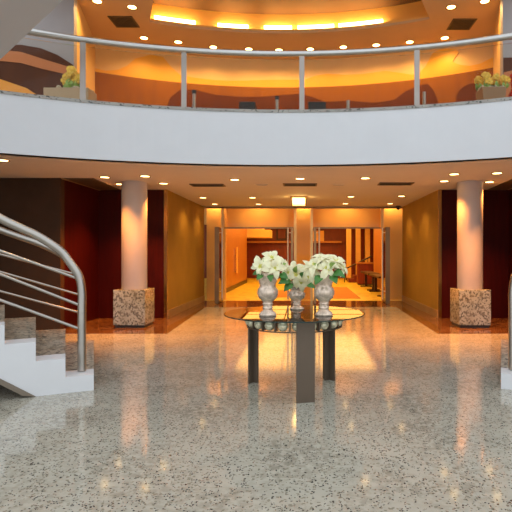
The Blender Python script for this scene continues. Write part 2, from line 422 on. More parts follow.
# short lobby stair with sloping rail
t = thing('lobby_staircase', 'short dark wooden stair with sloping rail at the far right of the lobby', 'staircase', (2.9, 25, 0))
for k in range(4): MB().box(2.15 + .28 * k, 3.5, 24.6, 25.8, .17 * k, .17 * (k + 1)).build('step', M['lobby_wood'], t)
MB().tube([(1.75, 24.65, .55), (3.3, 24.65, 1.30)], .035, 8).tube([(1.95, 24.65, 0), (1.95, 24.65, .65)], .02, 8).tube([(3.1, 24.65, .6), (3.1, 24.65, 1.2)], .02, 8).build('stair_rail', M['bench_dark'], t, True)
# benches
def bench(x, y0, y1, label):
    t = thing('lobby_bench', label, 'bench', (x, (y0 + y1) / 2, 0), 'benches along the lobby wall')
    MB().box(x - .22, x + .22, y0, y1, .60, .67).build('bench_top', M['bench_dark'], t, bevel=.008)
    for yy in (y0 + .15, y1 - .15):
        MB().box(x - .05, x + .05, yy - .04, yy + .04, .05, .60).build('leg', M['bench_dark'], t)
        MB().box(x - .24, x + .24, yy - .06, yy + .06, 0, .05).build('foot', M['bench_dark'], t)
bench(2.62, 16.3, 18.7, 'dark wooden trestle bench nearest the open right-hand door leaf')
bench(2.62, 19.0, 21.6, 'dark wooden trestle bench farther along the lobby wall, before the chest')
t = thing('wooden_chest', 'reddish wooden chest beyond the benches at the lobby stair', 'chest', (2.75, 22.9, 0))
MB().box(2.4, 3.1, 22.6, 23.2, .05, .95).build('body', M['lobby_wood'], t, bevel=.01)
MB().box(2.36, 3.14, 22.56, 23.24, .95, 1.02).build('lid', M['lobby_panel'], t)
MB().box(2.42, 3.08, 22.62, 23.18, 0, .05).build('plinth', M['bench_dark'], t)
# tall pull handle on the left panel wall
t = thing('wall_panel_handle', 'tall pale vertical pull bar on the orange lobby side panel', 'handle', (-2.80, 20.5, 1.0))
MB().box(-2.85, -2.80, 20.2, 20.75, .68, 1.62).build('backplate', M['brass'], t)
MB().box(-2.80, -2.76, 20.42, 20.55, .62, 1.68).build('bar', M['cream'], t)

# ------------------------------------------------------------------ round columns on granite pedestals
def column(x, label):
    t = thing('round_column', label, 'column', (x, 9.76, 0), 'round columns in the hall')
    p = lab(MB().box(x - .30, x + .30, 9.46, 10.06, .05, .72).build('pedestal', M['pedestal'], t, bevel=.006), 'speckled granite pedestal')
    MB().box(x - .275, x + .275, 9.485, 10.035, 0.003, .05).build('plinth', M['dark_metal'], p)
    s = lab(MB().lathe([(0, .72), (.235, .72), (.24, .735), (.24, HC - .0), (0, HC - .0)], (x, 9.76, 0), 48).build('shaft', M['column'], t, True), 'smooth pale round shaft')
column(-3.33, 'pale round column on the speckled pedestal beside the left staircase')
column(3.22, 'pale round column on the speckled pedestal at the right of the hall')

# ------------------------------------------------------------------ curved staircases, one each side
def stair(s, a0, label):
    O = (0, 0); da = 2.7; n = 19; rise = .187; z1 = .16
    RI, RM, RO = 5.58, 5.87, 7.85
    A = lambda a: s * a
    t = thing('curved_staircase', label, 'staircase', (s * 5.58 * math.sin(rad(a0)), 5.58 * math.cos(rad(a0)), 0), 'curved staircases')
    asoff = a0 + 5.4
    zs = lambda a: max(0.0, (a - asoff) / da * rise)
    st = MB()
    for i in range(n):
        b0, b1 = a0 + i * da, a0 + (i + 1) * da; zt = z1 + i * rise
        st.sector(RI, RM, A(b0), A(b1), 0, 0, 3, O, zf=lambda a: (zs(abs(a)), zt))
    lab(st.build('inner_stringer', M['stair_white'], t), 'white stepped stringer')
    MB().sector(RI - .015, RM, A(asoff), A(a0 + n * da), 0, 0, 40, O, zf=lambda a: (max(0, zs(abs(a)) - .055), zs(abs(a)) + .001)).build('stringer_edge_band', M['base_taupe'], t)
    for i in range(n):
        b0, b1 = a0 + i * da, a0 + (i + 1) * da; zt = z1 + i * rise
        MB().sector(RM, RO, A(b0), A(b1), 0, 0, 3, O, zf=lambda a: (max(zs(abs(a)) + .03 if zs(abs(a)) > 0 else 0, zt - rise - .03), zt - .004)).build('tread', M['tread'], t)
    MB().sector(RM, RO, A(asoff), A(a0 + n * da), 0, 0, 40, O, zf=lambda a: (zs(abs(a)) - .05 if zs(abs(a)) > .05 else 0, zs(abs(a)) - .0005 + .001)).build('soffit', M['brown_wave'], t)
    MB().sector(RI, RO + 1.2, A(a0 + n * da), A(a0 + n * da + 9), HF - .2, HF - .002, 6, O).build('landing', M['tread'], t)
    # railings on both sides
    k0 = a0 + 1.15
    offs = [0, .35, 1.0, 1.35, 2.15, 3.95, 5.65, 7.35]
    zz = [1.0, 1.17, 1.34, 1.34 + .0, 1.44, 1.573, 1.66, 1.75]
    prof = [(0, .17), (0, .55), (0, .85), (.0, 1.0), (.3, 1.168), (1.3, 1.335), (2.1, 1.44), (3.9, 1.573), (5.6, 1.662), (7.3, 1.752), (10, 1.92), (14, 2.2)]
    a = 14
    while a + k0 < a0 + n * da + 2: a += 3; prof.append((a, 2.2 + (a - 14) / da * rise))
    def smoothp(pr, m=4):
        out = []
        for i in range(len(pr) - 1):
            p0 = pr[max(i - 1, 0)]; p1 = pr[i]; p2 = pr[i + 1]; p3 = pr[min(i + 2, len(pr) - 1)]
            for j in range(m):
                u = j / m
                out.append(tuple(.5 * ((2 * p1[k]) + (-p0[k] + p2[k]) * u + (2 * p0[k] - 5 * p1[k] + 4 * p2[k] - p3[k]) * u * u + (-p0[k] + 3 * p1[k] - 3 * p2[k] + p3[k]) * u ** 3) for k in (0, 1)))
        out.append(pr[-1]); return out
    pr = smoothp(prof)
    for r, dz, nm in ((5.78, 0, 'inner'), (7.72, -.035, 'outer')):
        P = lambda d, z: (*pol(O, r, A(k0 + d)), z)
        h = lab(MB().tube([P(d, z + (dz if z > .5 else 0)) for d, z in pr], .043, 12).build('handrail', M['stair_steel'], t, True), 'thick steel %s handrail bending down into its newel' % nm)
        for zn, zl in ((1.125, 1.43), (.85, 1.20), (.60, .945)):
            pts = [P(d * 7.3 / 8, zn + dz + (zl - zn) * d / 8) for d in range(0, 9)]
            d = 7.3
            while d + k0 < a0 + n * da: d += 2.7; pts.append(P(d, zl + dz + (d - 7.3) / da * rise * .97))
            MB().tube(pts, .0145, 8).build('guard_rod', M['stair_steel'], h, True)
        for d in (13.5, 27, 40.5):
            i = int((d + 1.15) / da); MB().tube([P(d, z1 + i * rise - .01), P(d, 2.2 + dz + (d - 14) / da * rise)], .03, 10).build('newel_post', M['stair_steel'], h, True)
stair(-1, 22.9, 'curved staircase with white stringer and granite treads on the left')
stair(1, 21.4, 'curved staircase at the right edge, only its foot and newel seen')

# ------------------------------------------------------------------ mezzanine
struct(MB().sector(RW, RW + .15, -36, 36, HF, HU + .7, 60, CW).build('wall_mezzanine', M['upper_wall']))
wn = MB().sector(RW - .03, RW + .01, -31.5, 32.5, HF, 5.42, 60, CW)
struct(wn.build('trim_wainscot', M['orange_wood']))
up = MB()
A0, A1, H0, H1 = -40, 40, -21.5, 24.4
T = .05
up.sector(4.3, 5.6, A0, A1, HU, HU + T, 50, CW).sector(7.25, RW + .05, A0, A1, HU, HU + T, 50, CW)
up.sector(5.6, 7.25, A0, H0, HU, HU + T, 12, CW).sector(5.6, 7.25, H1, A1, HU, HU + T, 12, CW)
struct(up.build('ceiling_mezzanine', M['upper_ceiling']))
cv = MB()
cv.sector(7.25, 7.29, H0, H1, HU + T, HU + .085, 40, CW)
cv.sector(7.62, 7.70, H0 - 1, H1 + 1, HU + T, 6.68, 40, CW)
cv.sector(5.5, 5.6, H0 - 1, H1 + 1, HU + T, 6.68, 30, CW)
cv.sector(5.6, 7.62, H0 - 1, H0, HU + T, 6.68, 3, CW).sector(5.6, 7.62, H1, H1 + 1, HU + T, 6.68, 3, CW)
struct(cv.build('trim_cove', M['cove']))
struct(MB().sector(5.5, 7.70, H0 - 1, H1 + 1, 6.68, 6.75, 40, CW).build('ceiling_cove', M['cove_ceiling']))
# side walls of the mezzanine room
def plank(p, q, th, z0, z1, side):
    d = Vector((q[0] - p[0], q[1] - p[1])); d.normalize(); n = Vector((-d.y, d.x)) * th * side
    return MB().prism([p, q, (q[0] + n.x, q[1] + n.y), (p[0] + n.x, p[1] + n.y)], z0, z1)
struct(plank((-4.165, 9.06), (-4.66, 11.15), .12, HF, 6.8, 1).build('wall_mezzanine_left', M['upper_wall']))
struct(plank((3.565, 9.06), (4.12, 11.0), .12, HF, 6.8, -1).build('wall_mezzanine_right', M['upper_wall']))
struct(MB().box(-9.5, -4.16, 9.0, 9.12, HF, 6.8).build('wall_mezzanine_outer_left', M['grey_wall']))
struct(MB().box(3.56, 9.5, 9.0, 9.12, HF, 6.8).build('wall_mezzanine_outer_right', M['grey_wall']))

# wave reflections of the balcony glass, painted as panels on the mezzanine walls
refl = thing('wave_reflection', 'long golden and brown wave reflections painted on the curved mezzanine wall', 'reflection', (*pol(CW, RW - .02, 0), HF))
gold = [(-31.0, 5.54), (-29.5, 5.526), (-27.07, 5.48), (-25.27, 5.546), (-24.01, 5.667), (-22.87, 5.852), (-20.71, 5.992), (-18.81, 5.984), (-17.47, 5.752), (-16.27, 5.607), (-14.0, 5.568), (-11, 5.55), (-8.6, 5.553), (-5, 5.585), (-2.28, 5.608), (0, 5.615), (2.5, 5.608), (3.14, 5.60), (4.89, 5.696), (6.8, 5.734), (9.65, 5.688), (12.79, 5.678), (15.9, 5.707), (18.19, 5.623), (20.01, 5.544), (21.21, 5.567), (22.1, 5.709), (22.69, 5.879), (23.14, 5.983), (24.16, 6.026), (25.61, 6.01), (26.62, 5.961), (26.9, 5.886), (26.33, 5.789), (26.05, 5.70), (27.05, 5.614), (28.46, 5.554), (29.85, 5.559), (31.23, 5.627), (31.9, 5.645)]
lab(MB().curved(gold + [(31.9, 5.42), (-31.0, 5.42)], RW - .022, RW - .002, CW).build('golden_reflection', M['reflection_gold'], refl), 'golden yellow reflected wave')
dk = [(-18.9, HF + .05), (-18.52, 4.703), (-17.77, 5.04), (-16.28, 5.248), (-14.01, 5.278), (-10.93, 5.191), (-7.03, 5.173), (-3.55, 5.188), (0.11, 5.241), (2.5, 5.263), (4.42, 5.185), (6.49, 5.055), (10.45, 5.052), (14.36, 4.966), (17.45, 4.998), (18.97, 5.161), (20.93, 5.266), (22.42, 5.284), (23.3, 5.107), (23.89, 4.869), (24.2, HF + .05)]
lab(MB().curved(dk, RW - .045, RW - .028, CW).build('brown_wave', M['dark_wave'], refl), 'low brown reflected wave')
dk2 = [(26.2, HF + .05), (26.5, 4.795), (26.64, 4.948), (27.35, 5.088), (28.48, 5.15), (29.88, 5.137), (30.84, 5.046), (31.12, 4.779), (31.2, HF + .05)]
lab(MB().curved(dk2, RW - .045, RW - .028, CW).build('brown_arch', M['dark_wave'], refl), 'dark brown reflected arch shape')
def flat_wave(poly, y0, y1):   # poly in (x, z), on a wall facing the void
    b = MB(); lo = [b.bm.verts.new((x, y0, z)) for x, z in poly]; hi = [b.bm.verts.new((x, y1, z)) for x, z in poly]
    b.face(lo); b.face(hi[::-1]); n = len(poly)
    for i in range(n): b.face([lo[i], lo[(i + 1) % n], hi[(i + 1) % n], hi[i]])
    return b
refl2 = thing('wave_reflection', 'brown and orange banded reflections painted on the grey wall, far left of mezzanine', 'reflection', (-5.2, 8.98, HF))  # bands seen as reflections in the glass, painted onto the left wall
lab(flat_wave([(-6.4, HF + .01), (-4.17, HF + .01), (-4.17, 4.80), (-4.45, 4.98), (-4.75, 5.10), (-5.1, 5.16), (-5.5, 5.16), (-6.4, 5.08)], 8.985, 8.999).build('brown_wave', M['brown_wave'], refl2), 'dark brown reflected wave')
lab(flat_wave([(-6.4, 4.98), (-5.5, 5.06), (-5.1, 5.03), (-4.7, 4.90), (-4.17, 4.74), (-4.17, 4.60), (-4.7, 4.72), (-5.1, 4.83), (-5.5, 4.87), (-6.4, 4.78)], 8.974, 8.985).build('salmon_band', M['salmon'], refl2), 'salmon orange reflected band')
lab(flat_wave([(-6.4, 4.62), (-5.5, 4.55), (-5.0, 4.38), (-4.6, 4.12), (-4.17, 4.0), (-4.17, HF + .01), (-6.4, HF + .01)], 8.974, 8.985).build('amber_band', M['amber'], refl2), 'amber orange reflected band')
refl3 = thing('wave_reflection', 'brown and orange wave reflections painted on the grey wall, far right of mezzanine', 'reflection', (4.4, 8.98, HF))  # glass reflections painted onto the right wall
lab(flat_wave([(3.57, HF + .01), (5.4, HF + .01), (5.4, 4.7), (4.6, 4.78), (4.1, 4.86), (3.8, 4.93), (3.57, 4.93)], 8.985, 8.999).build('brown_wave', M['brown_wave'], refl3), 'dark brown reflected wave')
lab(flat_wave([(3.57, HF + .01), (5.4, HF + .01), (5.4, 4.75), (4.6, 4.78), (3.9, 4.74), (3.57, 4.66)], 8.974, 8.985).build('salmon_band', M['salmon'], refl3), 'salmon orange reflected band')

# balustrade
rl = thing('balcony_railing', 'curved steel and glass balustrade along the whole balcony edge', 'railing', (*pol(CB, RB + .08, 0), HF + .045))
RR = RB + .08
PA = [-27.2, -19.91, -10.4, 1.64, 13.32, 24.3]
HT = 4.575
MB().tube([(*pol(CB, RR, -28 + 69 * i / 60), HT) for i in range(61)], .048, 12).build('handrail', M['steel'], rl, True)
for a in PA + [34]:
    p = MB().box(-.04, .04, -.02, .02, HF + .045, HT - .04)
    bmesh.ops.rotate(p.bm, verts=p.bm.verts[:], cent=(0, 0, 0), matrix=Matrix.Rotation(-rad(a), 3, 'Z'))
    x, y = pol(CB, RR, a); bmesh.ops.translate(p.bm, verts=p.bm.verts[:], vec=(x, y, 0))
    p.build('post', M['steel_bright'], rl)
PB = PA + [34]
for a, b in zip(PB, PB[1:]):
    MB().sector(RR - .006, RR + .006, a + .3, b - .3, HF + .05, HT - .10, 8, CB).build('glass_panel', M['glass'], rl)

# short bollards behind the balustrade
bl = [(-9.48, 4.033, 1, 'short silver bollard with black cap, nearest the left end'), (-1.0, 3.975, 1, 'short silver bollard with black cap near the balcony middle'),
      (6.35, 3.90, 0, 'stubby plain silver bollard without a cap on the balcony'), (13.99, 3.97, 0, 'plain silver bollard close behind the right rail post')]
for a, z, cap, l in bl:
    x, y = pol(CB, 9.05, a)
    t = thing('bollard_light', l, 'bollard', (x, y, HF), 'short bollards behind the balustrade')
    zc = z - (.05 if cap else 0)
    MB().lathe([(0, HF + .045 - .045), (.06, HF), (.06, HF + .01), (.03, HF + .012), (.03, zc), (0, zc)], (x, y, 0), 14).build('post', M['steel_bright'], t, True)
    if cap: lab(MB().lathe([(0, zc), (.034, zc), (.034, z + .01), (0, z + .01)], (x, y, 0), 14).build('cap', M['black'], t, True), 'black cap')
# low dark seats far back on the mezzanine
for (a, w, l) in ((-5.7, .18, 'dark console table before the wood wainscot, left of the middle rail post'), (5.5, .2, 'dark console table before the wood wainscot, right of the middle rail post')):
    x, y = pol(CW, 8.05, a)
    t = thing('console_table', l, 'table', (x, y, HF), 'dark console tables on the mezzanine')
    MB().box(x - w, x + w, y - .2, y + .2, HF + 1.0, HF + 1.2).build('tabletop', M['black'], t, bevel=.01)
    for sx in (-1, 1): MB().box(x + sx * (w - .05) - .03, x + sx * (w - .05) + .03, y - .16, y + .16, HF, HF + 1.0).build('leg', M['black'], t)

# flower planters on the mezzanine
def blob_petal(b, c, d, l, w):
    pass
def planter(x, y, w, zt, mat, label, seed, fl_w, fl_h, fx=0, taper=.85):
    rnd = random.Random(seed)
    t = thing('flower_planter', label, 'planter', (x, y, HF), 'flower planters on the mezzanine')
    v = MB(); d = .17
    v.hexa([(x - w * taper, y - d, HF), (x + w * taper, y - d, HF), (x + w * taper, y + d, HF), (x - w * taper, y + d, HF), (x - w, y - d, zt), (x + w, y - d, zt), (x + w, y + d, zt), (x - w, y + d, zt)])
    v.build('pot', mat, t, bevel=.01)
    g = MB()
    for k in range(26): g.sphere((x + rnd.uniform(-.9, .9) * w, y + rnd.uniform(-.8, .8) * d, zt + .01), rnd.uniform(.025, .045), u=7, v=5)
    g.build('gravel', M['pebble'], t, True)
    f = MB(); lf = MB()
    for k in range(26):
        cx = x + fx + rnd.uniform(-1, 1) * fl_w; cy = y + rnd.uniform(-.1, .1); cz = zt + .05 + fl_h * rnd.uniform(.25, 1) * (1 - .5 * abs(cx - x - fx) / fl_w)
        for j in range(6):
            an = j * PI / 3 + rnd.random(); dr = Vector((math.cos(an), -.35 + .3 * rnd.random(), math.sin(an) * .8))
            petal(f, Vector((cx, cy, cz)), dr, Vector((0, -1, .4)), .065, .042, .1)
        petal(lf, Vector((cx, cy, zt)), Vector((rnd.uniform(-.5, .5), rnd.uniform(-.4, .2), 1)), Vector((0, -1, .2)), max(.06, (cz - zt) * .7), .03, .1)
    f.build('blossoms', M['yellow_flower'], t); lf.build('foliage', M['leaf_light'], t)
def petal(b, base, d, nrm, L, Wd, droop):
    d = Vector(d).normalized(); nrm = Vector(nrm); side = d.cross(nrm)
    if side.length < 1e-4: side = d.cross(Vector((1, 0, .3)))
    side.normalize(); nn = side.cross(d).normalized()
    prof = [(0, .10), (.18, .55), (.42, 1.0), (.68, .78), (.88, .32), (1.0, 0)]
    rows = []
    for u, w in prof:
        c = base + d * (L * u) + nn * (L * (.16 * math.sin(PI * u) - droop * u * u))
        if w == 0: rows.append([b.bm.verts.new(c)])
        else: rows.append([b.bm.verts.new(c - side * (Wd * w) + nn * (.22 * Wd * w)), b.bm.verts.new(c), b.bm.verts.new(c + side * (Wd * w) + nn * (.22 * Wd * w))])
    for A, B in zip(rows, rows[1:]):
        if len(B) == 1: b.face([A[0], A[1], B[0]]); b.face([A[1], A[2], B[0]])
        else: b.face([A[0], A[1], B[1], B[0]]); b.face([A[1], A[2], B[2], B[1]])
planter(-3.82, 8.15, .36, 4.06, M['pale_planter'], 'pale box planter with yellow flowers beside the left rail post', 3, .13, .34, .02, .97)
planter(3.10, 8.35, .20, 4.14, M['tan_planter'], 'tan tapered pot of yellow flowers near the right end of balcony', 5, .27, .22, .0, .75)
t = thing('red_vase', 'glossy red vase at the right end of the balcony', 'vase', (3.50, 8.30, HF))
MB().lathe([(0, 0), (.09, 0), (.13, .2), (.12, .42), (.07, .52), (.09, .72), (0, .72)], (3.50, 8.30, HF), 20).build('body', M['red'], t, True)
MB().lathe([(.07, .72), (.098, .72), (.098, .76), (.07, .76), (.07, .72)], (3.50, 8.30, HF), 20).build('rim', M['red'], t, True)

# ------------------------------------------------------------------ flight of stairs overhead, upper left
fl = thing('upper_stair_flight', 'grey underside of the stair flight crossing the top left corner', 'staircase', (-5.1, 6.84, HF))
P0 = Vector((-3.97, 6.5, 3.92)); u = Vector((-3.0 + 3.97, 6.2 - 6.5, 0)); hl = u.length; u.normalize(); sl = (4.55 - 3.92) / hl
nrm = Vector((u.y, -u.x, 0));
if nrm.y > 0: nrm = -nrm
Wf = 1.5
def FP(t_, w, dz): q = P0 + u * t_ + nrm * w; return (q.x, q.y, 3.92 + sl * t_ + dz)
T0, T1 = -.3, 3.0
MB().hexa([FP(T0, 0, 0), FP(T1, 0, 0), FP(T1, Wf, 0), FP(T0, Wf, 0), FP(T0, 0, .2), FP(T1, 0, .2), FP(T1, Wf, .2), FP(T0, Wf, .2)]).build('soffit', M['soffit_grey'], fl)
k = 0
while T0 + .3 * (k + 1) < T1:
    a, b = T0 + .3 * k, T0 + .3 * (k + 1); z = 3.92 + sl * b + .2
    q = [FP(a, 0.02, .19), FP(b, 0.02, .19), FP(b, Wf - .02, .19), FP(a, Wf - .02, .19)]
    MB().hexa(q + [(x, y, z + .0) for x, y, _ in q]).build('tread', M['tread'], fl); k += 1

# ------------------------------------------------------------------ lamps
def spot(name, loc, power, col, angle, blend, parent, radius=.05):
    L = bpy.data.lights.new(name, 'SPOT'); L.energy = power; L.color = col; L.spot_size = rad(angle); L.spot_blend = blend; L.shadow_soft_size = radius
    o = bpy.data.objects.new(name, L); COL.objects.link(o); o.parent = parent; o.location = loc; return o
def downlight(mat, power, col, r, label, angle=125):
    t = thing('ceiling_downlight', label, 'downlight', (0, 0, 0))
    lab(MB().lathe([(r * .78, 0), (r, 0), (r, -.012), (r * .78, -.008), (r * .78, 0)], seg=24).build('trim_ring', M['brass'], t, True), 'thin metal trim ring')
    lab(MB().lathe([(0, -.001), (r * .78, -.001), (r * .78, -.005), (0, -.005)], seg=24).build('lens', mat, t), 'glowing lens')
    spot('lamp', (0, 0, -.03), power, col, angle, .7, t)
    return t
LOW = [(-4.51, 7.45, 'ceiling downlight farthest left, above the curved stair handrail'),
 (-3.64, 9.09, 'downlight just in front of the left column, on its left side'),
 (-2.87, 8.97, 'downlight just in front of the left column, on its right side'),
 (-2.80, 9.90, 'downlight behind the left column, towards the corridor'),
 (-3.70, 10.0, 'downlight half hidden behind the left column top'),
 (-1.32, 9.40, 'downlight in front of the vent on the left of the corridor ceiling'),
 (-2.53, 12.39, 'nearer of two downlights grazing the left bronze corridor wall'),
 (-2.53, 14.0, 'downlight by the glass front at the left bronze wall'),
 (-1.30, 12.39, 'downlight behind the left vent, left of the square lamp'),
 (-.09, 9.27, 'downlight in front of the middle ceiling vent'),
 (-1.30, 14.0, 'downlight close to the glass front above the left doorway'),
 (-.08, 13.9, 'downlight right behind the square ceiling lamp'),
 (1.11, 9.21, 'downlight in front, between the middle and the right vent'),
 (2.61, 8.75, 'downlight just in front of the right column, on its left side'),
 (3.32, 8.64, 'downlight just in front of the right column, on its right side'),
 (2.67, 9.59, 'downlight behind the right column, towards the corridor'),
 (3.58, 9.70, 'downlight behind the right column, towards the dark red wall'),
 (1.12, 12.17, 'downlight behind and left of the right vent, right of the square lamp'),
 (2.33, 12.07, 'nearer of two downlights grazing the right bronze corridor wall'),
 (1.12, 13.86, 'downlight close to the glass front above the right doorway'),
 (2.36, 13.86, 'downlight by the glass front at the right bronze wall')]
p0 = downlight(M['lens'], 40, (1, .56, .22), .10, LOW[0][2])
p0['group'] = 'downlights of the lower ceiling'; p0.location = (LOW[0][0], LOW[0][1], HC)
for x, y, l in LOW[1:]:
    if 'column' not in l: dup(p0, (x, y, HC), l)
pc = None
for x, y, l in LOW:
    if 'column' in l:
        if pc is None:
            pc = downlight(M['lens'], 230, (1, .33, .055), .10, l, 100); pc['group'] = 'downlights of the lower ceiling'; pc.location = (x, y, HC)
        else: dup(pc, (x, y, HC), l)
UPL = [(-3.86, 9.29, 'upper downlight nearest the left end of the mezzanine ceiling, above the planter'),
 (-3.29, 9.51, 'small upper downlight between the left grille and the cove'),
 (-3.5, 10.93, 'upper row downlight farthest left, behind the left grille'),
 (-2.81, 11.14, 'second upper row downlight from the left, below the cove corner'),
 (-2.08, 11.41, 'third upper row downlight from the left end'),
 (-1.29, 11.52, 'upper row downlight fourth from the left, left of the middle rail post'),
 (-.6, 11.58, 'upper row downlight right at the lowest point of the cove'),
 (.12, 11.52, 'upper row downlight just right of the middle rail post'),
 (.87, 11.41, 'upper row downlight fourth from the right end'),
 (1.6, 11.3, 'upper row downlight third from the right end'),
 (2.32, 11.14, 'upper row downlight second from the right, left of the golden wave hump'),
 (3.04, 10.93, 'upper row downlight farthest right, below the right grille'),
 (2.78, 9.51, 'small upper downlight between the cove and the right grille'),
 (3.34, 9.29, 'upper downlight nearest the right end of the mezzanine ceiling')]
p1 = downlight(M['lens_up'], 46, (1, .56, .19), .10, UPL[0][2], 150)
p1['group'] = 'downlights of the mezzanine ceiling'; UPL = [(x, y - (.06 if 'row' in l else 0), l) for x, y, l in UPL]
p1.location = (UPL[0][0], UPL[0][1], HU)
for x, y, l in UPL[1:]: dup(p1, (x, y, HU), l)

# fluorescent tubes lying in the cove
TB = [(-20.6, -14.2, 'glowing cove tube at the far left'), (-10.6, -5.6, 'glowing cove tube left of the middle'), (-3.0, 1.6, 'glowing cove tube in the middle'), (2.6, 8.6, 'glowing cove tube right of the middle'), (9.4, 16.6, 'glowing cove tube at the far right')]
for a0, a1, l in TB:
    t = thing('cove_tube_light', l, 'tube light', (*pol(CW, 7.44, (a0 + a1) / 2), HU + T), 'tubes in the cove')
    lab(MB().tube([(*pol(CW, 7.54, a0 + (a1 - a0) * i / 8), 6.335) for i in range(9)], .06, 8).build('tube', M['tube'], t, True), 'glowing tube')
    lab(MB().sector(7.51, 7.57, a0, a1, HU + T, 6.275, 8, CW).build('batten', M['white'], t), 'white batten')
# square ceiling lamp
t = thing('square_ceiling_lamp', 'glowing square lamp on the ceiling before the glass front', 'ceiling lamp', (-.15, 12.28, HC))
b = MB(); x, y = -.15, 12.28
for (xa, xb, ya, yb) in ((-.2, .2, -.2, -.16), (-.2, .2, .16, .2), (-.2, -.16, -.16, .16), (.16, .2, -.16, .16)): b.box(x + xa, x + xb, y + ya, y + yb, HC - .04, HC)
for (xa, ya) in ((-.18, -.18), (.16, -.18), (-.18, .16), (.16, .16)): b.box(x + xa, x + xa + .02, y + ya, y + ya + .02, HC - .2, HC - .04)
for (xa, xb, ya, yb) in ((-.18, .18, -.18, -.155), (-.18, .18, .155, .18), (-.18, -.155, -.155, .155), (.155, .18, -.155, .155)): b.box(x + xa, x + xb, y + ya, y + yb, HC - .2, HC - .18)
b.build('housing', M['brass'], t)
lab(MB().box(x - .15, x + .15, y - .15, y + .15, HC - .185, HC - .02).build('diffuser', M['square_lens'], t), 'glowing diffuser')
spot('lamp', (0, 0, -.22), 60, (1, .58, .2), 160, .5, t)

# vents of the lower ceiling
def vent(x, y, l):
    t = thing('ceiling_vent', l, 'vent', (x, y, HC), 'slot vents of the lower ceiling')
    b = MB()
    for (xa, xb, ya, yb) in ((-.34, .34, -.17, -.14), (-.34, .34, .14, .17), (-.34, -.31, -.14, .14), (.31, .34, -.14, .14)): b.box(x + xa, x + xb, y + ya, y + yb, HC - .015, HC)
    b.build('frame', M['vent_brown'], t)
    MB().box(x - .31, x + .31, y - .14, y + .14, HC - .004, HC).build('backing', M['black'], t)
    b = MB()
    for k in range(5): b.box(x - .31, x + .31, y - .12 + k * .055, y - .105 + k * .055, HC - .012, HC - .004)
    b.build('slats', M['dark_metal'], t)
vent(-1.97, 10.14, 'dark slot vent on the left of the lower ceiling')
vent(-.10, 10.07, 'dark slot vent in the middle of the lower ceiling')
vent(1.80, 9.94, 'dark slot vent on the right of the lower ceiling')
for x, l in ((-.87, 'thin blank ceiling plate between the left and middle vents'), (.67, 'thin blank ceiling plate between the middle and right vents')):
    t = thing('ceiling_plate', l, 'ceiling plate', (x, 10.1, HC), 'blank plates on the lower ceiling')
    MB().box(x - .13, x + .13, 10.04, 10.16, HC - .008, HC).build('plate', M['ceiling'], t); MB().box(x - .10, x + .10, 10.07, 10.13, HC - .012, HC - .008).build('cover', M['soffit_grey'], t)
# grilles of the mezzanine ceiling
def grille(x, y, l):
    t = thing('ceiling_grille', l, 'grille', (x, y, HU), 'square grilles of the mezzanine ceiling')
    h = .24; b = MB()
    for (xa, xb, ya, yb) in ((-h, h, -h, -h + .03), (-h, h, h - .03, h), (-h, -h + .03, -h, h), (h - .03, h, -h, h)): b.box(x + xa, x + xb, y + ya, y + yb, HU - .015, HU)
    b.build('frame', M['vent_brown'], t)
    MB().box(x - h + .03, x + h - .03, y - h + .03, y + h - .03, HU - .004, HU).build('backing', M['black'], t)
    b = MB(); w = h - .03
    for k in range(-4, 5):
        for sg in (1, -1):
            c = k * .085; pts = [q for q in ((max(-w, -w - c), None), ) ]
            x0 = max(-w, -w - c); x1 = min(w, w - c)
            if x1 - x0 < .03: continue
            b.tube([(x + sg * x0, y + x0 + c, HU - .008), (x + sg * x1, y + x1 + c, HU - .008)], .005, 4)
    b.build('lattice', M['vent_brown'], t)
grille(-3.66, 10.11, 'square lattice grille on the left of the mezzanine ceiling')
grille(3.20, 10.22, 'square lattice grille on the right of the mezzanine ceiling')
# little camera in the corridor corner
t = thing('security_camera', 'tiny dark dome camera in the right ceiling corner by the glass', 'camera', (2.72, 14.6, HC))
MB().lathe([(0, 0), (.07, 0), (.07, -.04), (.055, -.045), (0, -.045)], (2.72, 14.6, HC), 18).build('base', M['dark_metal'], t, True)
MB().lathe([(.05, -.045), (.045, -.08), (.025, -.105), (0, -.11)], (2.72, 14.6, HC), 18).build('dome', M['black'], t, True)

# added out-of-view panels that light the lobby and tint table and floor reflections
LB = []
rows = ['nearest the doorways', 'second from the doorways', 'third from the doorways', 'third from the back wall', 'second from the back wall', 'nearest the back wall']
for r_, rn in enumerate(rows):
    for x, cn in ((-1.85, 'left'), (.02, 'centre'), (1.89, 'right')): LB.append((x, 16.8 + 1.98 * r_, 'added unseen lobby light panel, %s of the row %s' % (cn, rn)))
first = None
for x, y, l in LB:
    if first is None:
        first = thing('added_light_panel', l, 'added light', (0, 0, 0), 'added light panels of the lobby ceiling')
        b = MB()
        for q in ((-.93, .93, -.985, -.965), (-.93, .93, .965, .985), (-.93, -.91, -.965, .965), (.91, .93, -.965, .965)): b.box(*q, -.07, 0)
        b.build('frame', M['cream'], first)  # frame of the added light panel
        lab(MB().box(-.91, .91, -.965, .965, -.045, -.005).build('diffuser', M['panel_lens'], first), 'glowing diffuser')
        first.location = (x, y, 3.1)
    else: dup(first, (x, y, 3.1), l)
# added unseen lamps in the gap behind the glass, washing the cream returns and bulkheads
WG = [(-2.70, 'added small lamp behind the glass, above the left cream return'), (-1.40, 'added small lamp behind the left transom'), (-.05, 'added small lamp behind the glass, above the central cream pier'), (1.25, 'added small lamp behind the right transom'), (2.62, 'added small lamp behind the glass, above the right cream return')]
first = None
for x, l in WG:
    if first is None:
        first = downlight(M['lens'], 36, (1, .54, .17), .07, l, 170); first['group'] = 'added lamps behind the glass front'; first.location = (x, 15.08, 3.1)  # ceiling_downlight reused for the added unseen lamps
    else: dup(first, (x, 15.08, 3.1), l)

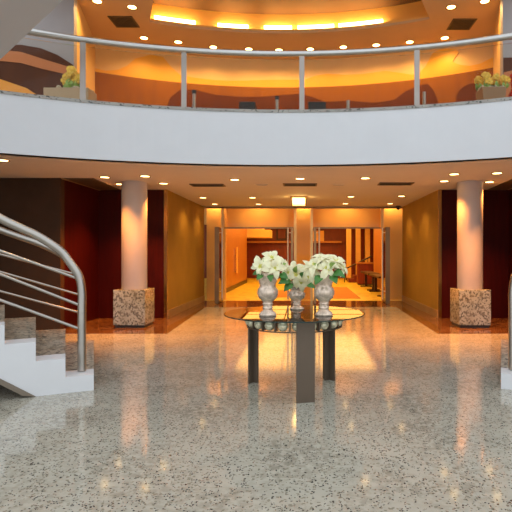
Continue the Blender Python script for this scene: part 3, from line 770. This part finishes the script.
# ------------------------------------------------------------------ round glass table
TC = Vector((-.11, 5.22, 0))
tb = thing('round_table', 'round glass-topped table with three dark metal legs in the middle of hall', 'table', TC)
g = MB(); R = .728; seg = 72
g.lathe([(0, .778), (R - .004, .778)], TC, seg); g.lathe([(R - .004, .79), (0, .79)], TC, seg)
g.slot = 1; g.lathe([(R - .004, .778), (R, .780), (R, .788), (R - .004, .79)], TC, seg)
lab(g.build('tabletop', [M['table_glass'], M['glass_edge']], tb), 'clear round glass top')
base_ang = [-90 - 0, 138, 40]
legdirs = []
for (lx, ly) in ((-.01, 4.78), (-.585, 5.48), (.29, 5.60)):
    d = Vector((lx - TC.x, ly - TC.y, 0)); legdirs.append(d.normalized())
RINGR = .485
for d in legdirs:
    s_ = Vector((-d.y, d.x, 0)); c0 = TC + d * (RINGR + .035)
    b = MB(); w, th = .088, .018
    def bx(cc, hw, hd, z0, z1):
        q = [cc - s_ * hw - d * hd, cc + s_ * hw - d * hd, cc + s_ * hw + d * hd, cc - s_ * hw + d * hd]
        b.hexa([(p.x, p.y, z0) for p in q] + [(p.x, p.y, z1) for p in q])
    bx(c0, w, th / 2, 0, .765); bx(c0 - d * .035, .014, .027, .0, .765)
    lg = b.build('leg', M['table_metal'], tb)
    b = MB(); bx(c0 - d * .03, .05, .04, .765, .778); b.build('pad', M['black'], lg)
fr = MB()
for (z0, z1) in ((.650, .658), (.766, .774)): fr.sector(RINGR - .015, RINGR + .012, 0, 360, z0, z1, 72, (TC.x, TC.y))
NB = 21
frame = fr.build('ring_frame', M['table_metal'], tb)
for k in range(NB):
    a = 360 * (k + .5) / NB + 4
    MB().sector(RINGR - .05, RINGR + .008, a - .7, a + .7, .66, .764, 1, (TC.x, TC.y)).build('divider', M['table_metal'], tb)
for k in range(NB):
    a = 360 * k / NB + 4; x, y = pol((TC.x, TC.y), RINGR - .022, a)
    MB().sphere((x, y, .7115), .0515, u=16, v=12).build('decorative_ball', M['ball'], tb, True)

# ------------------------------------------------------------------ vases and poinsettias
def vase(x, y, H, label, sc_r=1.0):
    t = thing('silver_vase', label, 'vase', (x, y, .79), 'silver vases on the glass table')
    k = H / .43; r = k * sc_r
    prof = [(0, 0), (.083, 0), (.088, .012), (.080, .026), (.058, .045), (.045, .06), (.047, .066), (.052, .075), (.050, .085), (.045, .09), (.045, .105), (.051, .112), (.051, .122), (.046, .130), (.055, .145), (.088, .175), (.102, .21), (.104, .235), (.098, .262), (.082, .282), (.078, .295), (.081, .31), (.092, .35), (.105, .40), (.112, .425), (.109, .43), (.105, .425), (.086, .35), (.066, .30), (0, .29)]
    lab(MB().lathe([(a * r, z * k) for a, z in prof[:15 + 10]] + [(a * r, z * k) for a, z in prof[25:]], (x, y, .79), 36).build('body', M['silver'], t, True), 'crackled mercury glass body')
    b = MB(); b.lathe([(.049 * r, .114 * k), (.055 * r, .117 * k), (.049 * r, .120 * k), (.049 * r, .114 * k)], (x, y, .79), 30); b.build('collar_ring', M['silver'], t, True)
def bouquet(x, y, zb, heads, leaves, label, seed):
    rnd = random.Random(seed)
    t = thing('poinsettia_bouquet', label, 'flowers', (x, y, zb), 'white poinsettias in the vases')
    base = Vector((x, y, zb - .10))
    for (dx, dy, dz, size, aim) in heads:
        c = Vector((x + dx, y + dy, zb + .03 + dz * .85)); nrm = Vector(aim).normalized()
        a1 = nrm.cross(Vector((0, 0, 1)))
        if a1.length < .1: a1 = Vector((1, 0, 0))
        a1.normalize(); a2 = nrm.cross(a1)
        b = MB()
        for ring, (cnt, L, el, wd) in enumerate(((5, 1.25, .04, .36), (3, .8, .5, .27))):
            off = rnd.random() * 6
            for j in range(cnt):
                an = off + 2 * PI * j / cnt + rnd.uniform(-.15, .15)
                d = a1 * math.cos(an) + a2 * math.sin(an) + nrm * (el + rnd.uniform(-.12, .12))
                LL = .84 * size * L * rnd.uniform(.85, 1.12)
                petal(b, c + nrm * (.004 * ring), d, nrm, LL, LL * wd / max(.5, L) * .95, .18)
        h = b.build('flower_head', M['petal'], t, True)
        b = MB()
        for j in range(4):
            an = 1.57 * j + rnd.random(); petal(b, c, a1 * math.cos(an) + a2 * math.sin(an) + nrm * .75, nrm, size * .42, size * .13, .1)
        b.build('inner_bracts', M['bract_yellow'], h, True)
        b = MB()
        for j in range(6):
            an = j * PI / 3; b.sphere(c + (a1 * math.cos(an) + a2 * math.sin(an)) * .009 + nrm * .016, .007, u=7, v=5)
        b.build('flower_centre', M['petal_yellow'], h, True)
        MB().tube([base + Vector((dx * .15, dy * .15, 0)), base.lerp(c, .55) + Vector((dx * -.12, dy * -.12, .02)), c - nrm * .003], .0045, 6).build('stem', M['stem'], h, True)
    for (dx, dy, dz, ex, ey, ez, L, light) in leaves:
        b = MB(); petal(b, Vector((x + dx, y + dy, zb + dz)), (ex, ey, ez), (0, -.8, .6), L, L * .34, .12)
        b.tube([base, Vector((x + dx * .6, y + dy * .6, zb - .01)), Vector((x + dx, y + dy, zb + dz))], .003, 5)
        b.build('leaf', M['leaf_light'] if light else M['leaf'], t, True)
vx = [(-.37, 4.96, .43), (-.09, 5.54, .30), (.19, 4.98, .43)]
vase(*vx[0], 'tall silver mercury glass vase standing on the left of the glass table')
vase(*vx[1], 'smaller silver vase between and behind the two tall ones', 1.3)
vase(*vx[2], 'tall silver mercury glass vase standing on the right of the glass table')
F = (0, -1, .35)
bouquet(vx[0][0], vx[0][1], .79 + .40, [
    (-.065, -.07, .065, .125, (-.35, -1, .35)), (.075, -.08, .05, .12, (.25, -1, .2)), (.045, 0, .16, .125, (.1, -.8, .6)), (.15, -.02, .075, .10, (.8, -.7, .3)), (-.03, .09, .11, .11, (-.3, .6, .7)), (.09, .10, .09, .10, (.5, .7, .5)), (.0, -.02, .10, .11, (0, -.4, 1)), (.19, .0, .0, .085, (.9, -.6, -.2))],
    [(-.04, -.08, .01, -.4, -.5, -.35, .10, 0), (.03, -.09, .01, .1, -.6, -.5, .10, 0), (.11, -.05, .01, .8, -.3, -.3, .11, 0), (.10, -.03, .07, .8, -.2, .5, .10, 1), (.0, -.05, .09, -.4, -.3, .8, .09, 1), (-.07, .05, .02, -.9, .3, -.1, .1, 0), (.13, -.04, -.02, .8, -.3, -.8, .09, 0)],
    'white poinsettias in the tall vase on the left, a pointed bloom uppermost', 11)
bouquet(vx[1][0], vx[1][1], .79 + .285, [
    (.0, -.09, .075, .13, (-.1, -1, .2)), (.12, -.08, .055, .125, (.45, -1, .15)), (.14, 0, .16, .115, (.5, -.8, .5)), (-.02, 0, .15, .12, (-.3, -.8, .6)), (.05, -.11, -.015, .11, (0, -1, -.35)), (-.11, -.02, .11, .10, (-.8, -.7, .4)), (.04, .10, .13, .11, (.1, .8, .6)), (.06, -.03, .15, .11, (.1, -.4, 1))],
    [(-.06, -.10, .03, -.9, -.4, -.1, .15, 0), (-.04, -.11, .0, -.7, -.5, -.5, .14, 0), (.05, -.12, .07, .2, -.6, .6, .09, 0), (.11, -.11, -.01, .7, -.5, -.2, .11, 0), (-.02, -.10, .12, .2, -.5, .8, .09, 1), (.15, .03, .05, .9, .2, .1, .1, 0)],
    'white poinsettias with a large green leaf in the small middle vase', 12)
bouquet(vx[2][0], vx[2][1], .79 + .40, [
    (-.09, -.08, .085, .125, (-.45, -.8, .6)), (.0, -.05, .15, .13, (.0, -.5, 1)), (.10, -.05, .12, .13, (.4, -.6, .8)), (.17, -.03, .06, .12, (.9, -.5, .4)), (-.10, -.06, .01, .11, (-.6, -1, .0)), (.02, -.11, .045, .12, (.05, -1, .25)), (-.03, .10, .11, .12, (-.3, .7, .6)), (.11, .10, .10, .12, (.5, .7, .6)), (-.13, .02, .07, .10, (-1, -.2, .5))],
    [(-.03, -.10, .0, -.4, -.5, -.5, .13, 0), (.08, -.11, .02, .7, -.6, -.1, .14, 0), (.06, -.12, .0, .4, -.7, -.5, .13, 0), (.05, -.12, .07, .4, -.6, .5, .10, 1), (-.05, -.09, .06, -.5, -.4, .6, .09, 1), (.13, .03, .0, .9, .3, -.2, .1, 0)],
    'domed bunch of white poinsettias in the tall vase on the right', 13)

# ------------------------------------------------------------------ daylight, camera, output
w = bpy.data.worlds.new('daylight'); sc.world = w; w.use_nodes = True
bg = w.node_tree.nodes['Background']; bg.inputs['Color'].default_value = (.86, .93, 1.0, 1); bg.inputs['Strength'].default_value = 1.15
cam = bpy.data.cameras.new('camera'); co = bpy.data.objects.new('camera', cam); COL.objects.link(co)
co.location = (0, 0, 1.4); co.rotation_euler = (PI / 2, 0, 0)
cam.sensor_width = 36; cam.lens = 500 / 512 * 36; cam.shift_x = -49 / 512; cam.shift_y = -2 / 512
cam.clip_end = 200
sc.camera = co
sc.view_settings.view_transform = 'Standard'; sc.view_settings.look = 'None'
sc.view_settings.gamma = 1; sc.view_settings.exposure = 0.06; sc.view_settings.use_curve_mapping = False
